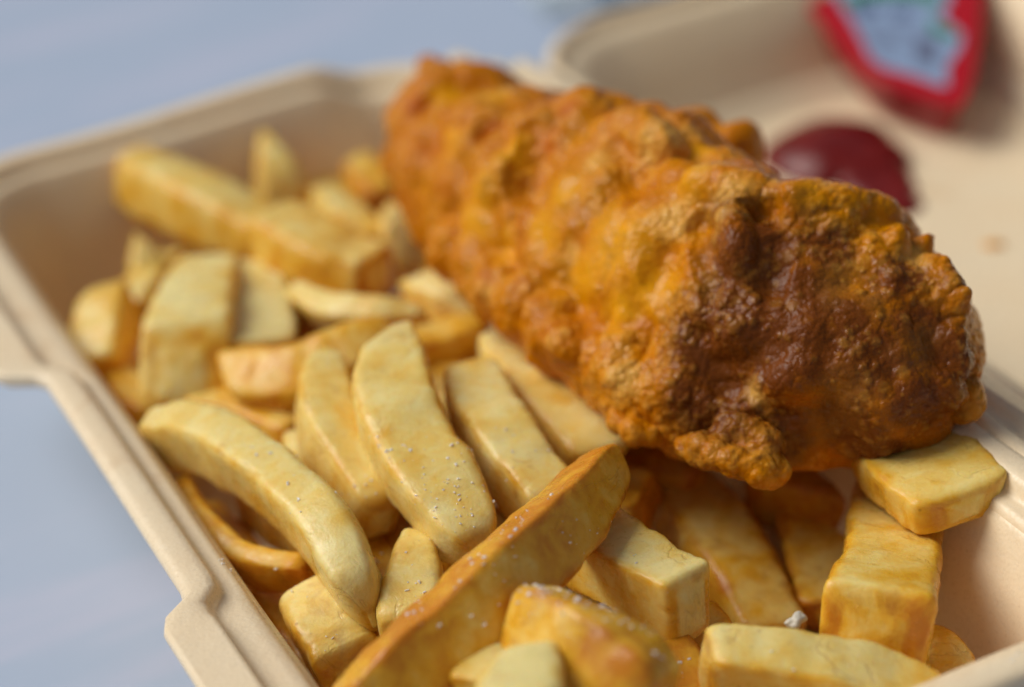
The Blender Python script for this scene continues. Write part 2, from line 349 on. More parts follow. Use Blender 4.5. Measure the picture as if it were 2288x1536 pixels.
# ------------------------------------------------------------------ chips
CHIPS = [
    {'label': 'long pale yellow chip leaning towards the far left corner of the box', 'pts': [[-2.077, 12.904, 3.6], [-1.209, 10.217, 3.5], [-0.13, 7.746, 3.3]], 'w': [1.268, 1.429, 1.239], 'h': 1.3, 'roll': 8, 'e': [0.1, 0.3], 'tip': [0.85, 0.85], 'sl': [0.2, 0], 'tone': 0.35, 'brown': 0.15, 'n': 4.2, 'wedge': 0},
    {'label': 'thick blurred chip end lying across the back of the long far-left chip', 'pts': [[-0.608, 7.372, 3.9], [-0.071, 5.597, 3.9], [0.641, 4.312, 3.7]], 'w': [1.464, 1.57, 1.408], 'h': 1.25, 'roll': 5, 'e': [0.5, 0.12], 'tip': [0.85, 0.85], 'sl': [0, 0], 'tone': 0.45, 'brown': 0.2, 'n': 4.2, 'wedge': 0},
    {'label': 'pointed chip standing upright against the back wall of the box', 'pts': [[0.941, 10.771, 2.4], [1.037, 11.304, 3.1], [1.12, 12.207, 3.9]], 'w': [1.161, 1.164, 0.639], 'h': 1.0, 'roll': 0, 'e': [0.3, 1.2], 'tip': [0.9, 0.25], 'sl': [0, 0], 'tone': 0.3, 'brown': 0.1, 'n': 4.2, 'wedge': 0},
    {'label': 'small tan chip at the back, beside the tail of the fish', 'pts': [[2.845, 10.995, 2.9], [2.858, 9.209, 2.8]], 'w': [0.907, 0.936], 'h': 0.9, 'roll': 0, 'e': [0.4, 0.3], 'tip': [0.85, 0.85], 'sl': [0, 0], 'tone': 0.65, 'brown': 0.2, 'n': 4.2, 'wedge': 0},
    {'label': 'pinkish chip wedged behind the thick blurred chip, left of the fish tail', 'pts': [[1.545, 9.969, 2.9], [1.508, 8.12, 3.0], [1.579, 6.958, 2.8]], 'w': [0.782, 0.86, 0.797], 'h': 1.0, 'roll': 10, 'e': [0.25, 0.25], 'tip': [0.85, 0.85], 'sl': [0, 0], 'tone': 0.5, 'brown': 0.25, 'n': 4.2, 'wedge': 0},
    {'label': 'little pale yellow chip tip poking up beside the fish tail', 'pts': [[2.324, 6.467, 2.2], [2.197, 6.686, 3.0], [2.241, 7.256, 3.7]], 'w': [0.999, 0.944, 0.548], 'h': 1.0, 'roll': 0, 'e': [0.3, 0.5], 'tip': [0.9, 0.5], 'sl': [0, 0], 'tone': 0.2, 'brown': 0.05, 'n': 4.2, 'wedge': 0},
    {'label': 'brown-sided chip in the dark gap between fish and pale tip', 'pts': [[2.162, 6.84, 2.2], [2.874, 5.779, 2.1]], 'w': [1.205, 1.192], 'h': 1.0, 'roll': 0, 'e': [0.25, 0.25], 'tip': [0.85, 0.85], 'sl': [0, 0], 'tone': 0.7, 'brown': 0.45, 'n': 4.2, 'wedge': 0},
    {'label': 'pale green stubby chip tucked under the middle of the fish', 'pts': [[1.217, 4.068, 3.4], [1.592, 2.983, 3.4], [2.089, 2.141, 3.2]], 'w': [0.753, 0.881, 0.873], 'h': 1.0, 'roll': 0, 'e': [0.5, 0.3], 'tip': [0.6, 0.9], 'sl': [0, 0], 'tone': 0.15, 'brown': 0.05, 'n': 4.2, 'wedge': 0},
    {'label': 'slim yellow tip sticking up near the left wall of the box', 'pts': [[-3.005, 8.783, 2.6], [-2.987, 9.179, 3.1], [-2.969, 9.578, 3.6]], 'w': [0.896, 0.747, 0.449], 'h': 0.8, 'roll': 0, 'e': [0.3, 0.7], 'tip': [0.9, 0.3], 'sl': [0, 0], 'tone': 0.3, 'brown': 0.1, 'n': 4.2, 'wedge': 0},
    {'label': 'broad golden chip resting against the left wall of the box', 'pts': [[-4.023, 7.665, 3.3], [-4.777, 6.55, 3.1], [-5.312, 5.648, 2.7]], 'w': [1.06, 1.272, 1.114], 'h': 1.3, 'roll': -12, 'e': [0.6, 0.5], 'tip': [0.5, 0.7], 'sl': [0, 0], 'tone': 0.5, 'brown': 0.15, 'n': 4.2, 'wedge': 0},
    {'label': 'chunky square-cut chip pointing at the viewer with a flat pale top', 'pts': [[-2.107, 7.216, 3.3], [-3.277, 4.882, 3.6], [-4.105, 3.246, 3.7]], 'w': [1.357, 1.658, 1.822], 'h': 1.6, 'roll': 0, 'e': [0.25, 0.1], 'tip': [0.85, 0.85], 'sl': [0, -0.1], 'tone': 0.22, 'brown': 0.15, 'n': 6, 'wedge': 0},
    {'label': 'short pale green-white block chip right of the chunky square chip', 'pts': [[-1.437, 6.792, 3.1], [-2.088, 4.749, 3.3], [-2.564, 3.139, 3.3]], 'w': [1.357, 1.535, 1.533], 'h': 1.4, 'roll': 6, 'e': [0.15, 0.15], 'tip': [0.85, 0.85], 'sl': [0, 0], 'tone': 0.12, 'brown': 0.05, 'n': 6, 'wedge': 0},
    {'label': 'thin pale crescent chip in front of the thick blurred chip', 'pts': [[-1.03, 5.04, 3.5], [-0.48, 3.29, 3.6], [0.846, 2.214, 3.6]], 'w': [0.564, 0.641, 0.408], 'h': 1.1, 'roll': -25, 'e': [0.6, 0.9], 'tip': [0.3, 0.2], 'sl': [0, 0], 'tone': 0.2, 'brown': 0.05, 'n': 4.2, 'wedge': 0},
    {'label': 'orange chip lying crosswise with a pinkish pale left end', 'pts': [[-3.213, 2.784, 3.4], [-2.386, 1.608, 3.7], [-1.301, 1.357, 4.0], [-0.278, 1.564, 4.1]], 'w': [1.158, 1.312, 1.138, 0.752], 'h': 1.3, 'roll': -35, 'e': [0.25, 0.5], 'tip': [0.9, 0.6], 'sl': [0.25, 0], 'tone': 0.62, 'brown': 0.25, 'n': 4.2, 'wedge': 0},
    {'label': 'short dark-edged chip behind the tallest pointed chip', 'pts': [[0.008, 1.701, 3.2], [0.828, 1.639, 3.2], [1.608, 1.708, 3.1]], 'w': [0.898, 0.948, 0.865], 'h': 1.2, 'roll': 0, 'e': [0.2, 0.15], 'tip': [0.85, 0.85], 'sl': [0, 0], 'tone': 0.6, 'brown': 0.35, 'n': 4.2, 'wedge': 0},
    {'label': 'tall pale pointed chip in the centre of the heap', 'pts': [[-0.46, -0.054, 5.0], [-1.384, -1.449, 4.9], [-1.889, -2.817, 4.75], [-2.036, -4.477, 4.5], [-2.02, -6.026, 4.1]], 'w': [0.424, 1.15, 1.436, 1.43, 1.054], 'h': 1.35, 'roll': 0, 'e': [1.3, 0.6], 'tip': [0.15, 0.6], 'sl': [0, 0], 'tone': 0.25, 'brown': 0.2, 'n': 4.2, 'wedge': 0},
    {'label': 'narrow pointed chip left of the tall pale chip', 'pts': [[-1.826, 1.134, 4.3], [-2.428, -0.305, 4.3], [-2.814, -1.687, 4.1], [-2.82, -3.538, 3.5]], 'w': [0.433, 1.006, 1.02, 1.03], 'h': 1.3, 'roll': 10, 'e': [1.1, 0.5], 'tip': [0.15, 0.7], 'sl': [0, 0], 'tone': 0.28, 'brown': 0.2, 'n': 4.2, 'wedge': 0},
    {'label': 'large banana-curved chip with golden side in front of the left wall', 'pts': [[-5.385, 1.3, 3.6], [-4.698, -0.188, 4.15], [-4.25, -2.517, 4.35], [-4.067, -4.487, 4.2], [-4.081, -6.133, 3.6]], 'w': [0.68, 0.991, 1.027, 1.028, 0.705], 'h': 1.5, 'roll': -12, 'e': [0.5, 0.7], 'tip': [0.5, 0.35], 'sl': [0, 0], 'tone': 0.28, 'brown': 0.2, 'n': 4.2, 'wedge': 0},
    {'label': 'flat pale chip right of the tall pointed chip', 'pts': [[0.199, -1.019, 4.1], [-0.235, -2.783, 4.2], [-0.362, -4.097, 4.1], [-0.327, -5.43, 3.8]], 'w': [1.016, 1.223, 1.192, 1.165], 'h': 1.2, 'roll': 5, 'e': [0.15, 0.3], 'tip': [0.85, 0.85], 'sl': [0, 0], 'tone': 0.2, 'brown': 0.1, 'n': 4.2, 'wedge': 0},
    {'label': 'pale olive chip running under the lower left side of the fish', 'pts': [[1.533, 0.949, 3.5], [1.327, -1.048, 3.6], [1.297, -2.561, 3.5], [1.266, -3.982, 3.3]], 'w': [0.804, 1.203, 1.338, 1.224], 'h': 1.2, 'roll': 5, 'e': [0.4, 0.2], 'tip': [0.6, 0.9], 'sl': [0, 0], 'tone': 0.22, 'brown': 0.12, 'n': 4.2, 'wedge': 0},
    {'label': 'very long orange wedge chip lying diagonally with a crusty pale edge', 'pts': [[0.668, -5.98, 4.8], [-1.141, -7.424, 4.95], [-2.939, -8.418, 4.95], [-4.35, -8.897, 4.75], [-5.601, -9.278, 4.5]], 'w': [0.879, 1.237, 1.364, 1.266, 1.076], 'h': 1.0, 'roll': 56, 'e': [0.7, 0.3], 'tip': [0.6, 0.9], 'sl': [0, 0], 'tone': 0.66, 'brown': 0.3, 'n': 7, 'wedge': 0.1},
    {'label': 'thin curled brown chip under the banana-curved chip by the left wall', 'pts': [[-5.119, 0.622, 2.9], [-5.281, -1.181, 2.9], [-5.02, -2.828, 3.0], [-4.258, -3.74, 3.1]], 'w': [0.424, 0.491, 0.476, 0.392], 'h': 1.0, 'roll': -20, 'e': [0.8, 0.4], 'tip': [0.3, 0.7], 'sl': [0, 0], 'tone': 0.65, 'brown': 0.45, 'n': 4.2, 'wedge': 0},
    {'label': 'pale mottled block chip at the near left, below the banana-curved chip', 'pts': [[-4.503, -4.258, 2.9], [-4.595, -5.378, 2.9], [-4.553, -6.236, 2.6]], 'w': [1.163, 1.25, 1.233], 'h': 1.3, 'roll': -5, 'e': [0.3, 0.3], 'tip': [0.85, 0.85], 'sl': [0, 0], 'tone': 0.28, 'brown': 0.35, 'n': 4.2, 'wedge': 0},
    {'label': 'small yellow-green triangular chip tip left of the long orange wedge', 'pts': [[-2.654, -4.721, 3.9], [-3.04, -5.596, 3.7], [-3.716, -6.712, 3.4]], 'w': [0.385, 0.983, 1.106], 'h': 1.2, 'roll': 0, 'e': [0.9, 0.3], 'tip': [0.2, 0.9], 'sl': [0, 0], 'tone': 0.22, 'brown': 0.08, 'n': 4.2, 'wedge': 0},
    {'label': 'salted square-ended chip right of the long orange wedge', 'pts': [[-0.234, -5.718, 3.6], [-0.051, -7.554, 3.8], [0.322, -9.035, 3.8]], 'w': [1.085, 1.118, 1.086], 'h': 1.3, 'roll': 4, 'e': [0.2, 0.12], 'tip': [0.85, 0.85], 'sl': [0, 0.12], 'tone': 0.2, 'brown': 0.15, 'n': 6, 'wedge': 0},
    {'label': 'browned chunky chip at the front with salt on its pale upper edge', 'pts': [[-2.653, -9.007, 4.9], [-2.405, -10.109, 5.0], [-2.113, -11.016, 4.8], [-1.88, -11.696, 4.4]], 'w': [0.97, 1.319, 1.432, 1.256], 'h': 1.5, 'roll': 28, 'e': [0.3, 0.4], 'tip': [0.78, 0.8], 'sl': [-0.15, 0], 'tone': 0.54, 'brown': 0.42, 'n': 4.2, 'wedge': 0.25},
    {'label': 'narrow chip beneath the browned chunky front chip', 'pts': [[-2.552, -8.294, 4.3], [-3.18, -9.094, 4.4], [-3.898, -9.747, 4.3]], 'w': [0.356, 0.624, 0.747], 'h': 1.1, 'roll': 0, 'e': [0.8, 0.3], 'tip': [0.3, 0.9], 'sl': [0, 0], 'tone': 0.4, 'brown': 0.2, 'n': 4.2, 'wedge': 0},
    {'label': 'pale stub chip at the bottom edge in front of the browned chip', 'pts': [[-3.055, -10.165, 4.9], [-3.545, -10.846, 5.0], [-3.944, -11.389, 4.9]], 'w': [0.806, 1.248, 1.293], 'h': 1.3, 'roll': 0, 'e': [0.4, 0.3], 'tip': [0.6, 0.9], 'sl': [0, 0], 'tone': 0.2, 'brown': 0.1, 'n': 4.2, 'wedge': 0},
    {'label': 'yellow chip lying crosswise at the front right, under the upright block chip', 'pts': [[-0.196, -10.293, 3.6], [0.86, -11.027, 3.4], [2.007, -11.792, 3.0], [2.593, -12.391, 2.7]], 'w': [0.879, 1.051, 1.121, 1.047], 'h': 1.4, 'roll': -10, 'e': [0.15, 0.3], 'tip': [0.85, 0.85], 'sl': [0, 0], 'tone': 0.45, 'brown': 0.2, 'n': 6, 'wedge': 0},
    {'label': 'thick block chip with a bright cut end facing the viewer at front right', 'pts': [[6.055, -6.594, 2.0], [4.08, -9.137, 2.9], [2.49, -10.982, 3.4]], 'w': [1.56, 1.629, 1.675], 'h': 1.6, 'roll': 4, 'e': [0.3, 0.12], 'tip': [0.85, 0.85], 'sl': [0, -0.15], 'tone': 0.4, 'brown': 0.2, 'n': 6, 'wedge': 0},
    {'label': 'greenish chip with cracked skin lying against the hinge-side wall', 'pts': [[5.91, -6.262, 3.5], [5.518, -8.126, 3.95], [5.289, -9.611, 4.1]], 'w': [1.741, 1.855, 1.605], 'h': 0.9, 'roll': -4, 'e': [0.3, 0.45], 'tip': [0.85, 0.66], 'sl': [0, 0], 'tone': 0.38, 'brown': 0.25, 'n': 6, 'wedge': 0},
    {'label': 'long chip below the near end of the fish, coloured darker for its shade', 'pts': [[3.33, -2.672, 1.7], [3.263, -4.436, 1.5], [2.967, -6.162, 1.3], [2.633, -7.648, 1.1]], 'w': [1.127, 1.64, 1.627, 1.343], 'h': 1.1, 'roll': 8, 'e': [0.4, 0.3], 'tip': [0.85, 0.85], 'sl': [0, 0], 'tone': 0.55, 'brown': 0.42, 'n': 4.2, 'wedge': 0},  # browner tone paints in part of the fish's shade
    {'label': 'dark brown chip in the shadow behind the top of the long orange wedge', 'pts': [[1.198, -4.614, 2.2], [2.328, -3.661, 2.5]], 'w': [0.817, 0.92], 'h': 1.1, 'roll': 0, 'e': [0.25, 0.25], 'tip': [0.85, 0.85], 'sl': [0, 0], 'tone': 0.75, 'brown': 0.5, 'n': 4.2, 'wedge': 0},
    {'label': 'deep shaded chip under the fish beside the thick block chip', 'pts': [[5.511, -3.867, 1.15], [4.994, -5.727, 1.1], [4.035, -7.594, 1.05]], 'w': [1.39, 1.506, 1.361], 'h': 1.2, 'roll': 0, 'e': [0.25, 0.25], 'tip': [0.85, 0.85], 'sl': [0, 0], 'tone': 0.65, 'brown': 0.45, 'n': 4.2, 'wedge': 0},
    {'label': 'small golden chip squeezed below the chunky square chip by the wall', 'pts': [[-4.867, 5.721, 2.5], [-4.771, 4.166, 2.4], [-4.169, 3.505, 2.2]], 'w': [0.795, 0.912, 0.817], 'h': 1.0, 'roll': 10, 'e': [0.2, 0.3], 'tip': [0.85, 0.85], 'sl': [0, 0], 'tone': 0.55, 'brown': 0.3, 'n': 4.2, 'wedge': 0},
    {'label': 'flat brownish chip lying low behind the banana-curved chip', 'pts': [[-4.107, 3.058, 2.9], [-3.303, 2.101, 3.0], [-2.73, 0.718, 2.9]], 'w': [0.805, 0.883, 0.78], 'h': 0.9, 'roll': 0, 'e': [0.4, 0.3], 'tip': [0.85, 0.85], 'sl': [0, 0], 'tone': 0.55, 'brown': 0.35, 'n': 4.2, 'wedge': 0},
    {'label': 'pale sliver of chip between the banana-curved and narrow pointed chips', 'pts': [[-2.976, 0.342, 3.2], [-3.263, -1.187, 3.3], [-3.215, -2.427, 2.9]], 'w': [0.428, 0.58, 0.651], 'h': 0.9, 'roll': 0, 'e': [0.6, 0.4], 'tip': [0.4, 0.8], 'sl': [0, 0], 'tone': 0.3, 'brown': 0.15, 'n': 4.2, 'wedge': 0},
    {'label': 'orange skin-side chip in the near right corner of the box', 'pts': [[3.307, -10.291, 2.1], [3.859, -10.649, 2.0], [3.63, -11.572, 1.9]], 'w': [1.114, 1.187, 1.09], 'h': 1.3, 'roll': 0, 'e': [0.5, 0.4], 'tip': [0.6, 0.8], 'sl': [0, 0], 'tone': 0.65, 'brown': 0.3, 'n': 4.2, 'wedge': 0},
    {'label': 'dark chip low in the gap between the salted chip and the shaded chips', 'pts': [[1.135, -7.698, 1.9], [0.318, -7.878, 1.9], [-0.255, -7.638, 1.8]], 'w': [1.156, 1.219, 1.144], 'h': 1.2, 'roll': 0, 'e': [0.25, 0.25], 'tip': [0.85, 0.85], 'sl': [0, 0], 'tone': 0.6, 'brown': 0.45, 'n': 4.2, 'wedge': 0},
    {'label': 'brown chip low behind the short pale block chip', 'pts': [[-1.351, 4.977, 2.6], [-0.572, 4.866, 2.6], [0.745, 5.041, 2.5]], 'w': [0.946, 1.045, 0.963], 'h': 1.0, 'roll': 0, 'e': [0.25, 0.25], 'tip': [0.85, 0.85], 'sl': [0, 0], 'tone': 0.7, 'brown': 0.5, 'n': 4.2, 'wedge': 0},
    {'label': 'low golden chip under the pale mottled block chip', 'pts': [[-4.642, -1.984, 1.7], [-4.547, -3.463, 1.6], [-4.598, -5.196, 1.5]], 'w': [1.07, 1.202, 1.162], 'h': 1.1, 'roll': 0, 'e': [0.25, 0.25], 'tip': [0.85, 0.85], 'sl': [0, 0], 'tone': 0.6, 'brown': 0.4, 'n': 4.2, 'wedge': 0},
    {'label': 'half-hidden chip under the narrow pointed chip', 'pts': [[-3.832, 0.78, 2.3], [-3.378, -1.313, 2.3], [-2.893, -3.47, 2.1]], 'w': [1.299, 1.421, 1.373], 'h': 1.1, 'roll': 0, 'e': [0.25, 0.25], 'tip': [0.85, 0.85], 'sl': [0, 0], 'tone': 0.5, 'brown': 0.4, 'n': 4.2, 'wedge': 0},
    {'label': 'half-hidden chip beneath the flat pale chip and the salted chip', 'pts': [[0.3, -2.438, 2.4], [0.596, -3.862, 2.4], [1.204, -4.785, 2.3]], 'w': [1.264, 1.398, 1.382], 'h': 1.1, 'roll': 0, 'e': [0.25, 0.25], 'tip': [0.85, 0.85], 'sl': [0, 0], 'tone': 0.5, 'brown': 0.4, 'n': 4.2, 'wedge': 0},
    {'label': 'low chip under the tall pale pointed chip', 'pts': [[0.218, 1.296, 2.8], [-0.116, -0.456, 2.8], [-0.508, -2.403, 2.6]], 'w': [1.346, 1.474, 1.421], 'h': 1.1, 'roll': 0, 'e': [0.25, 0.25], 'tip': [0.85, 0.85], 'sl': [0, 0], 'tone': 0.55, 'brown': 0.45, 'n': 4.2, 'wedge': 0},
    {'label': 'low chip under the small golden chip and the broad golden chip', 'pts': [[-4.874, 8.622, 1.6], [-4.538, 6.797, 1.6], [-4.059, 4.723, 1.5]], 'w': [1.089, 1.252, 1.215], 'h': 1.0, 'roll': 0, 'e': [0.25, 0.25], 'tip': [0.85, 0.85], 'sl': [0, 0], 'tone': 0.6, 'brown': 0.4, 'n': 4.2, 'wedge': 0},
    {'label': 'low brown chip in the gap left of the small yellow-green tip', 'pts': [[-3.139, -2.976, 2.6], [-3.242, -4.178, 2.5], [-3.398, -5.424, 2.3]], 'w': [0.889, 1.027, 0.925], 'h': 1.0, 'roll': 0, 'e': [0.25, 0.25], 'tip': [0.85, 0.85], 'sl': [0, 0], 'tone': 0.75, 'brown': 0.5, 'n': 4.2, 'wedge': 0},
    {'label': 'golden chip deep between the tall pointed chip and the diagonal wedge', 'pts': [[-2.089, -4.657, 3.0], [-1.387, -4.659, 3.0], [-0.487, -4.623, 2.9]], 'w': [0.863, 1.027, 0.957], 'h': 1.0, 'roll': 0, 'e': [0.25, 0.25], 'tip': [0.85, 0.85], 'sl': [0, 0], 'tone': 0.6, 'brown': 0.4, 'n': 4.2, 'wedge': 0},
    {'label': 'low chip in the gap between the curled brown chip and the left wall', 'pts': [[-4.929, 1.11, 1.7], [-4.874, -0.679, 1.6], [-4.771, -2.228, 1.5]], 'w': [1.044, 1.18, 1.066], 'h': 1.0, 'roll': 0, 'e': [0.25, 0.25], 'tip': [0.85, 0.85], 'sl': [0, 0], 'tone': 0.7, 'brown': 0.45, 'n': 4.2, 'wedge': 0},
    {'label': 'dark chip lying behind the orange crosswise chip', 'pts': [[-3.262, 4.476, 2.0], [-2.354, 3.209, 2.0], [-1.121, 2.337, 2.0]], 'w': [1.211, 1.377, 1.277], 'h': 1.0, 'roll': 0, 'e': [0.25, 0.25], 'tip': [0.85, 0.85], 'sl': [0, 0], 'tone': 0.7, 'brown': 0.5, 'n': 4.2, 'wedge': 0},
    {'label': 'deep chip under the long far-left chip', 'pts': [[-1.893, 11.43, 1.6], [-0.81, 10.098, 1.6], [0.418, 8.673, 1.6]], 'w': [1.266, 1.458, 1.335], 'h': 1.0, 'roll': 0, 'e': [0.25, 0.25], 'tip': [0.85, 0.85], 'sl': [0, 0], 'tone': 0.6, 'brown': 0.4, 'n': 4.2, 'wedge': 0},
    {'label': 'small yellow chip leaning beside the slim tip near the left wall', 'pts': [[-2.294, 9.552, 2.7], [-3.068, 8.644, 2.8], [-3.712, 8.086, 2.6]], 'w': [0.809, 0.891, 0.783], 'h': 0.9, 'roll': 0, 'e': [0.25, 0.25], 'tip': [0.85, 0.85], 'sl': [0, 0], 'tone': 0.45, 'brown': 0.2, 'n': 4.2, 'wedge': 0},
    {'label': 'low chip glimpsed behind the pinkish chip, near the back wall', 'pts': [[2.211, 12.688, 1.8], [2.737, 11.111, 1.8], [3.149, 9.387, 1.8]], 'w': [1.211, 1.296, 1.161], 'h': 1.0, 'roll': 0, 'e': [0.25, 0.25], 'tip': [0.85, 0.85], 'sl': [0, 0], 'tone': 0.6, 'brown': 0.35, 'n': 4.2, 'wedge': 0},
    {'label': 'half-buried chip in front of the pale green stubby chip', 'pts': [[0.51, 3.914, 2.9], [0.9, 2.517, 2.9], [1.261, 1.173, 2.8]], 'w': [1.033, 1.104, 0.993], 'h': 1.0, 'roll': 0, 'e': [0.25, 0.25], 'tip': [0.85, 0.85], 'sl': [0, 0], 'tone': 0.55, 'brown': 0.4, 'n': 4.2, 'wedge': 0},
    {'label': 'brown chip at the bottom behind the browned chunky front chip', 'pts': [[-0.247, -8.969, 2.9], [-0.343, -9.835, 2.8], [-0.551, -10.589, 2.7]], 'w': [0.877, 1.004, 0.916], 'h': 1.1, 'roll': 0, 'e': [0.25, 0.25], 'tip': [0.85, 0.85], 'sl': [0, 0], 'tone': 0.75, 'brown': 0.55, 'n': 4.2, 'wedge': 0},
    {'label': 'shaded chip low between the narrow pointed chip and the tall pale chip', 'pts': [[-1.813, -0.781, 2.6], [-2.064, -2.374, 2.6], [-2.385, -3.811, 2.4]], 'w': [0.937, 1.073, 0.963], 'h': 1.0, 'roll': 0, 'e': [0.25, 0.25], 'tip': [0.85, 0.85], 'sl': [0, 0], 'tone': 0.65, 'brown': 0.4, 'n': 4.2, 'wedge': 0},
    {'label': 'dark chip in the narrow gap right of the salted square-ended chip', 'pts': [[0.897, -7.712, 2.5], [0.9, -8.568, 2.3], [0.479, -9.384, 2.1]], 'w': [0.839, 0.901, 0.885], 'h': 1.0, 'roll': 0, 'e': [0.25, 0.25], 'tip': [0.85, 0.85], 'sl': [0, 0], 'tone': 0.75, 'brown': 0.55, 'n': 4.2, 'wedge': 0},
    {'label': 'chip lying crosswise on the tray floor under the fish, coloured dark for the shade', 'pts': [[4.579, -4.089, 1.7], [5.116, -4.818, 1.75], [5.791, -5.899, 1.8]], 'w': [1.109, 1.268, 1.165], 'h': 1.1, 'roll': 0, 'e': [0.25, 0.25], 'tip': [0.85, 0.85], 'sl': [0, 0], 'tone': 0.8, 'brown': 0.6, 'n': 4.2, 'wedge': 0},  # tone and brown raised so the colour itself carries the shade
    {'label': 'chip end beneath the hanging batter lump, coloured dark for the shaded gap', 'pts': [[2.689, -2.465, 2.2], [3.025, -3.076, 2.1], [3.496, -3.773, 2.0]], 'w': [0.861, 1.025, 1.017], 'h': 1.0, 'roll': 0, 'e': [0.25, 0.25], 'tip': [0.85, 0.85], 'sl': [0, 0], 'tone': 0.8, 'brown': 0.6, 'n': 4.2, 'wedge': 0},  # filler chip, browned to paint in the shade of the gap
]
def build_chip(k, c):
    pts = np.array(c['pts'], float); wd = np.array(c['w'], float); h0 = c['h']
    NA, NB, NCAP = 54, 44, 5
    L = np.linalg.norm(np.diff(pts, axis=0), axis=1).sum()
    u = np.linspace(0, 1, NA); u = .5 - .5 * np.cos(np.pi * u) * (1 - .25 * np.sin(np.pi * u) ** 2)
    u = (u - u[0]) / (u[-1] - u[0])
    S = cr(pts, u); W = cr(wd, u)[:, 0]
    T = np.gradient(S, axis=0); T /= np.linalg.norm(T, axis=1)[:, None]
    upv = np.array((0, 0, 1.0))
    if abs(T.mean(0)[2]) > .9 * np.linalg.norm(T.mean(0)): upv = np.array((-.3, -.8, .3))
    B = np.cross(T, upv); B /= np.linalg.norm(B, axis=1)[:, None]; U = np.cross(B, T)
    rl = math.radians(c['roll']); Bx = B * math.cos(rl) + U * math.sin(rl); Ux = -B * math.sin(rl) + U * math.cos(rl)
    # profile of the ends
    def endprof(dist, e, tip):
        q = np.clip(dist / e, 0, 1)
        p_ = 2.6 if tip > .6 else 1.7
        return tip + (1 - tip) * (1 - (1 - q) ** p_) ** (1 / p_)
    d0, d1 = u * L, (1 - u) * L
    e0, e1 = c['e']; t0, t1 = c['tip']
    prof = endprof(d0, e0, t0) * endprof(d1, e1, t1)
    # rounded rim of the cut ends
    rr = .26
    rnd = np.minimum(np.sqrt(np.clip(1 - (1 - np.clip(d0 / rr, 0, 1)) ** 2, 0, 1)) * .26 + .74, np.sqrt(np.clip(1 - (1 - np.clip(d1 / rr, 0, 1)) ** 2, 0, 1)) * .26 + .74)
    prof = prof * rnd
    th = np.linspace(0, 2 * np.pi, NB, endpoint=False)
    th = th + .10 * np.sin(4 * th)
    rng = random.Random(100 + k)
    n = c['n'] * rng.uniform(1.0, 1.6)
    wob = 1 + .055 * np.sin(np.linspace(0, rng.uniform(4, 7), NA) + rng.uniform(0, 6)); W = W * wob
    ftone = [rng.uniform(.02, .34), rng.uniform(-.14, .06), rng.uniform(.02, .34), rng.uniform(.1, .4)]     # sides, upper, lower: random frying tone plus shading put into colour, upper palest
    cx = np.sign(np.cos(th)) * np.abs(np.cos(th)) ** (2 / n); cy = np.sign(np.sin(th)) * np.abs(np.sin(th)) ** (2 / n)
    edge_c = np.clip((np.minimum(np.abs(cx), np.abs(cy)) - .70) / .30, 0, 1) ** 1.2
    wx, wy = np.abs(cx) ** 6, np.abs(cy) ** 6
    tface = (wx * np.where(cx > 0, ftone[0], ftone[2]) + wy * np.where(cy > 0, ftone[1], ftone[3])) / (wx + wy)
    skew = rng.uniform(-.12, .12); bell = rng.uniform(-.10, .10)
    rows, edge, al, crs = [], [], [], []
    jit0, jit1 = rng.uniform(-.28, .28), rng.uniform(-.2, .2)
    hs = h0 * (.55 + .45 * np.clip(W / W.max(), 0, 1)) * (1 + .12 * np.sin(np.linspace(0, rng.uniform(3, 6), NA) + rng.uniform(0, 6)))
    def ring(i, s, push):
        a = W[i] / 2 * prof[i] * s; b = hs[i] / 2 * prof[i] ** .8 * s
        yy = cy; xx = cx + skew * cy
        if c['wedge']: xx = xx * (1 - c['wedge'] * .5 * (1 + yy) * .9) ; 
        xx = xx * (1 + bell * yy)
        pos = S[i] + np.outer(xx * a, Bx[i]) + np.outer(yy * b, Ux[i])
        f0 = (c['sl'][0] + jit0) * max(0, 1 - d0[i] / .9); f1 = (c['sl'][1] + jit1) * max(0, 1 - d1[i] / .9)
        pos = pos + np.outer((f0 * cx + f1 * cy) * 2.2 * a, T[i]) + T[i] * push
        return pos
    for q in range(NCAP):                         # start cap, centre outwards
        s = (q + .02) / NCAP; rows.append(ring(0, s, -.10 * (1 - s * s))); edge.append(np.full(NB, .9 * s ** 6)); al.append(-.2 + .5 * cy * s); crs.append(cx * s)
    for i in range(NA):
        rows.append(ring(i, 1, 0))
        ec = np.clip(1 - min(d0[i], d1[i]) / .14, 0, 1)
        edge.append(np.maximum(edge_c, ec)); al.append(np.full(NB, d0[i])); crs.append(th * .5)
    for q in range(NCAP - 1, -1, -1):
        s = (q + .02) / NCAP; rows.append(ring(NA - 1, s, .10 * (1 - s * s))); edge.append(np.full(NB, .9 * s ** 6)); al.append(L + .2 + .5 * cy * s); crs.append(cx * s)
    co = np.vstack(rows); R = len(rows)
    f = [(r * NB + i, (r + 1) * NB + i, (r + 1) * NB + (i + 1) % NB, r * NB + (i + 1) % NB) for r in range(R - 1) for i in range(NB)]
    f.append(tuple(range(NB))); f.append(tuple((R - 1) * NB + i for i in reversed(range(NB))))
    # uneven surface
    cen = np.vstack([np.tile(S[0], (NCAP * NB, 1)), np.repeat(S, NB, axis=0), np.tile(S[-1], (NCAP * NB, 1))])
    nrm = co - cen; nl = np.linalg.norm(nrm, axis=1); nrm /= np.maximum(nl, 1e-6)[:, None]
    sdv = k * 1.37
    disp = .075 * fnoise(co, .9, 2, sdv) + .032 * fnoise(co, 2.6, 3, sdv + 5) + .016 * np.abs(fnoise(co, 9.0, 2, sdv + 9))
    co = co + nrm * (disp * np.clip(nl / .25, 0, 1))[:, None]
